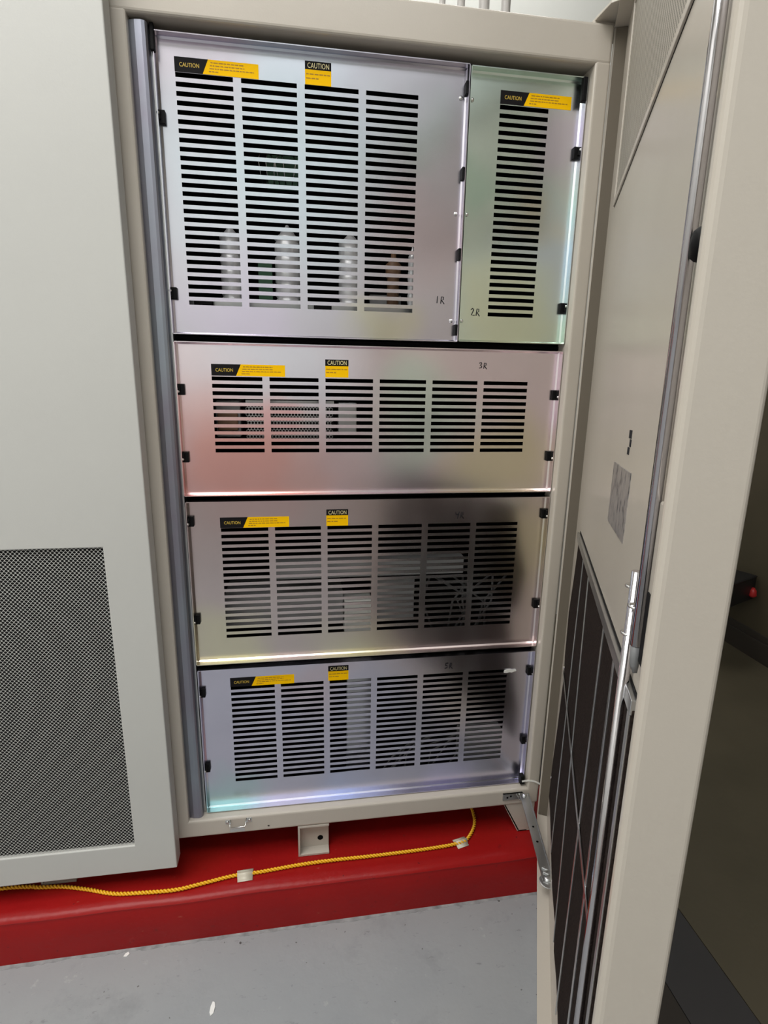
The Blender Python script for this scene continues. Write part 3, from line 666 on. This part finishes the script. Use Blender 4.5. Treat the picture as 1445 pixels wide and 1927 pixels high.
def tape(corners, label):
    v = [Vector((x, y, PT)) for x, y in corners]       # four corners, strip bulges over the wire
    mb = MB(); n_ = 12; prof = []
    for k in range(n_+1):
        t = k/n_; h = 0.0012+0.0095*math.exp(-((t-0.5)/0.17)**2)
        a_ = v[0].lerp(v[3], t); b_ = v[1].lerp(v[2], t)
        prof.append((a_+Vector((0, 0, h)), b_+Vector((0, 0, h))))
    vs = [p for pr_ in prof for p in pr_]
    mb.add(vs, [(2*k, 2*k+1, 2*k+3, 2*k+2) for k in range(n_)], 0, True)
    o = mb.build('tape_piece', 'tape', recalc=False)
    so = o.modifiers.new('solid', 'SOLIDIFY'); so.thickness = 0.0008; so.offset = -1
    tag(o, label, 'tape', 'tape pieces holding the yellow wire')
tape([(0.006, -0.062), (0.046, -0.060), (0.046, -0.094), (0.010, -0.096)], 'left piece of clear tape over the yellow wire, below the latch loop')
tape([(0.574, -0.042), (0.610, -0.034), (0.614, -0.064), (0.582, -0.072)], 'right piece of tape over the yellow wire, near where it bends under the cabinet')

# cable tie hanging from the lower right corner
tie = MB(); tp = []
for k in range(15):
    t = k/14
    tp.append(Vector((0.763+0.062*t, -0.036-0.012*t, -0.0515+0.010*math.sin(t*2.2)-0.026*t*t)))
for a_, b_ in zip(tp[:-1], tp[1:]):
    dd = (b_-a_).normalized(); u_ = Vector((0, 0, 1)); u_ = (u_-dd*u_.dot(dd)).normalized()
    tie.obox((a_+b_)/2, dd, dd.cross(u_), u_, (b_-a_).length*0.54, 0.0006, 0.0022)
tie.obox(tp[-1]+Vector((0.0, 0, -0.002)), (1, 0, 0), (0, 1, 0), (0, 0, 1), 0.004, 0.003, 0.006)
tag(tie.build('cable_tie', 'white_plastic'), 'white cable tie looped through the lower right panel corner', 'cable tie')

# ------------------------------------------------------------------ conduits above the cabinet
for k, (x, r_) in enumerate(((0.5175, 0.0065), (0.561, 0.008), (0.615, 0.011), (0.6665, 0.0095))):
    c = MB().tube([(x, 0.2, ZT-0.001), (x, 0.2, CE)], r_*1.1, 16).build('conduit_pipe', 'bright_can')
    tag(c, ('leftmost', 'second from left', 'third from left, thickest', 'rightmost')[k]+' of the metal conduits rising above the open cabinet', 'pipe', 'conduits above the cabinet')

# black case on the far wall
dx, dy = Vector((0.917, 0.40, 0)), Vector((-0.40, 0.917, 0))
bc = empty('black_box', (2.30, 1.02, -0.07), 'black box with a red tab on the brown wall behind the open door', 'box')
c0 = Vector((2.432, 1.045, 0.018))
cs = MB().obox(c0-dx*0.20+dy*0.09, dx, dy, (0, 0, 1), 0.20, 0.09, 0.062); cs.obox(c0-dx*0.20-dy*0.001, dx, dy, (0, 0, 1), 0.20, 0.003, 0.003)
cs.v[8:] = [(x, y, z+0.058) for x, y, z in cs.v[8:]]
cs.build('case', 'case_black', bc, bevel=0.004)
rt = MB().lathe(c0-dx*0.03-dy*0.006+Vector((0, 0, -0.045)), (0, 0, 1), [(0, 0.008), (0.01, 0.02), (0.035, 0.016), (0.05, 0.006)], 12)
rt.build('red_tab', 'red_plastic', bc)

# paint chips on the floor
def chip(x, y, pts, label):
    o = MB().prism([(x+a_, y+b_) for a_, b_ in pts], FL, FL+0.002, plane='xy').build('paint_chip', 'white_chip', bevel=0.0006)
    tag(o, label, 'chip', 'white chips on the floor')
chip(-0.0295, -0.290, [(-0.002, -0.014), (0.004, -0.009), (0.006, 0.004), (0.004, 0.013), (-0.001, 0.015), (-0.004, 0.006), (-0.005, -0.006)], 'larger white paint chip on the grey floor near the bottom edge')
chip(-0.2477, -0.142, [(-0.006, -0.004), (0.002, -0.005), (0.007, 0.001), (0.003, 0.006), (-0.003, 0.003)], 'small white paint chip on the floor close to the red plinth')
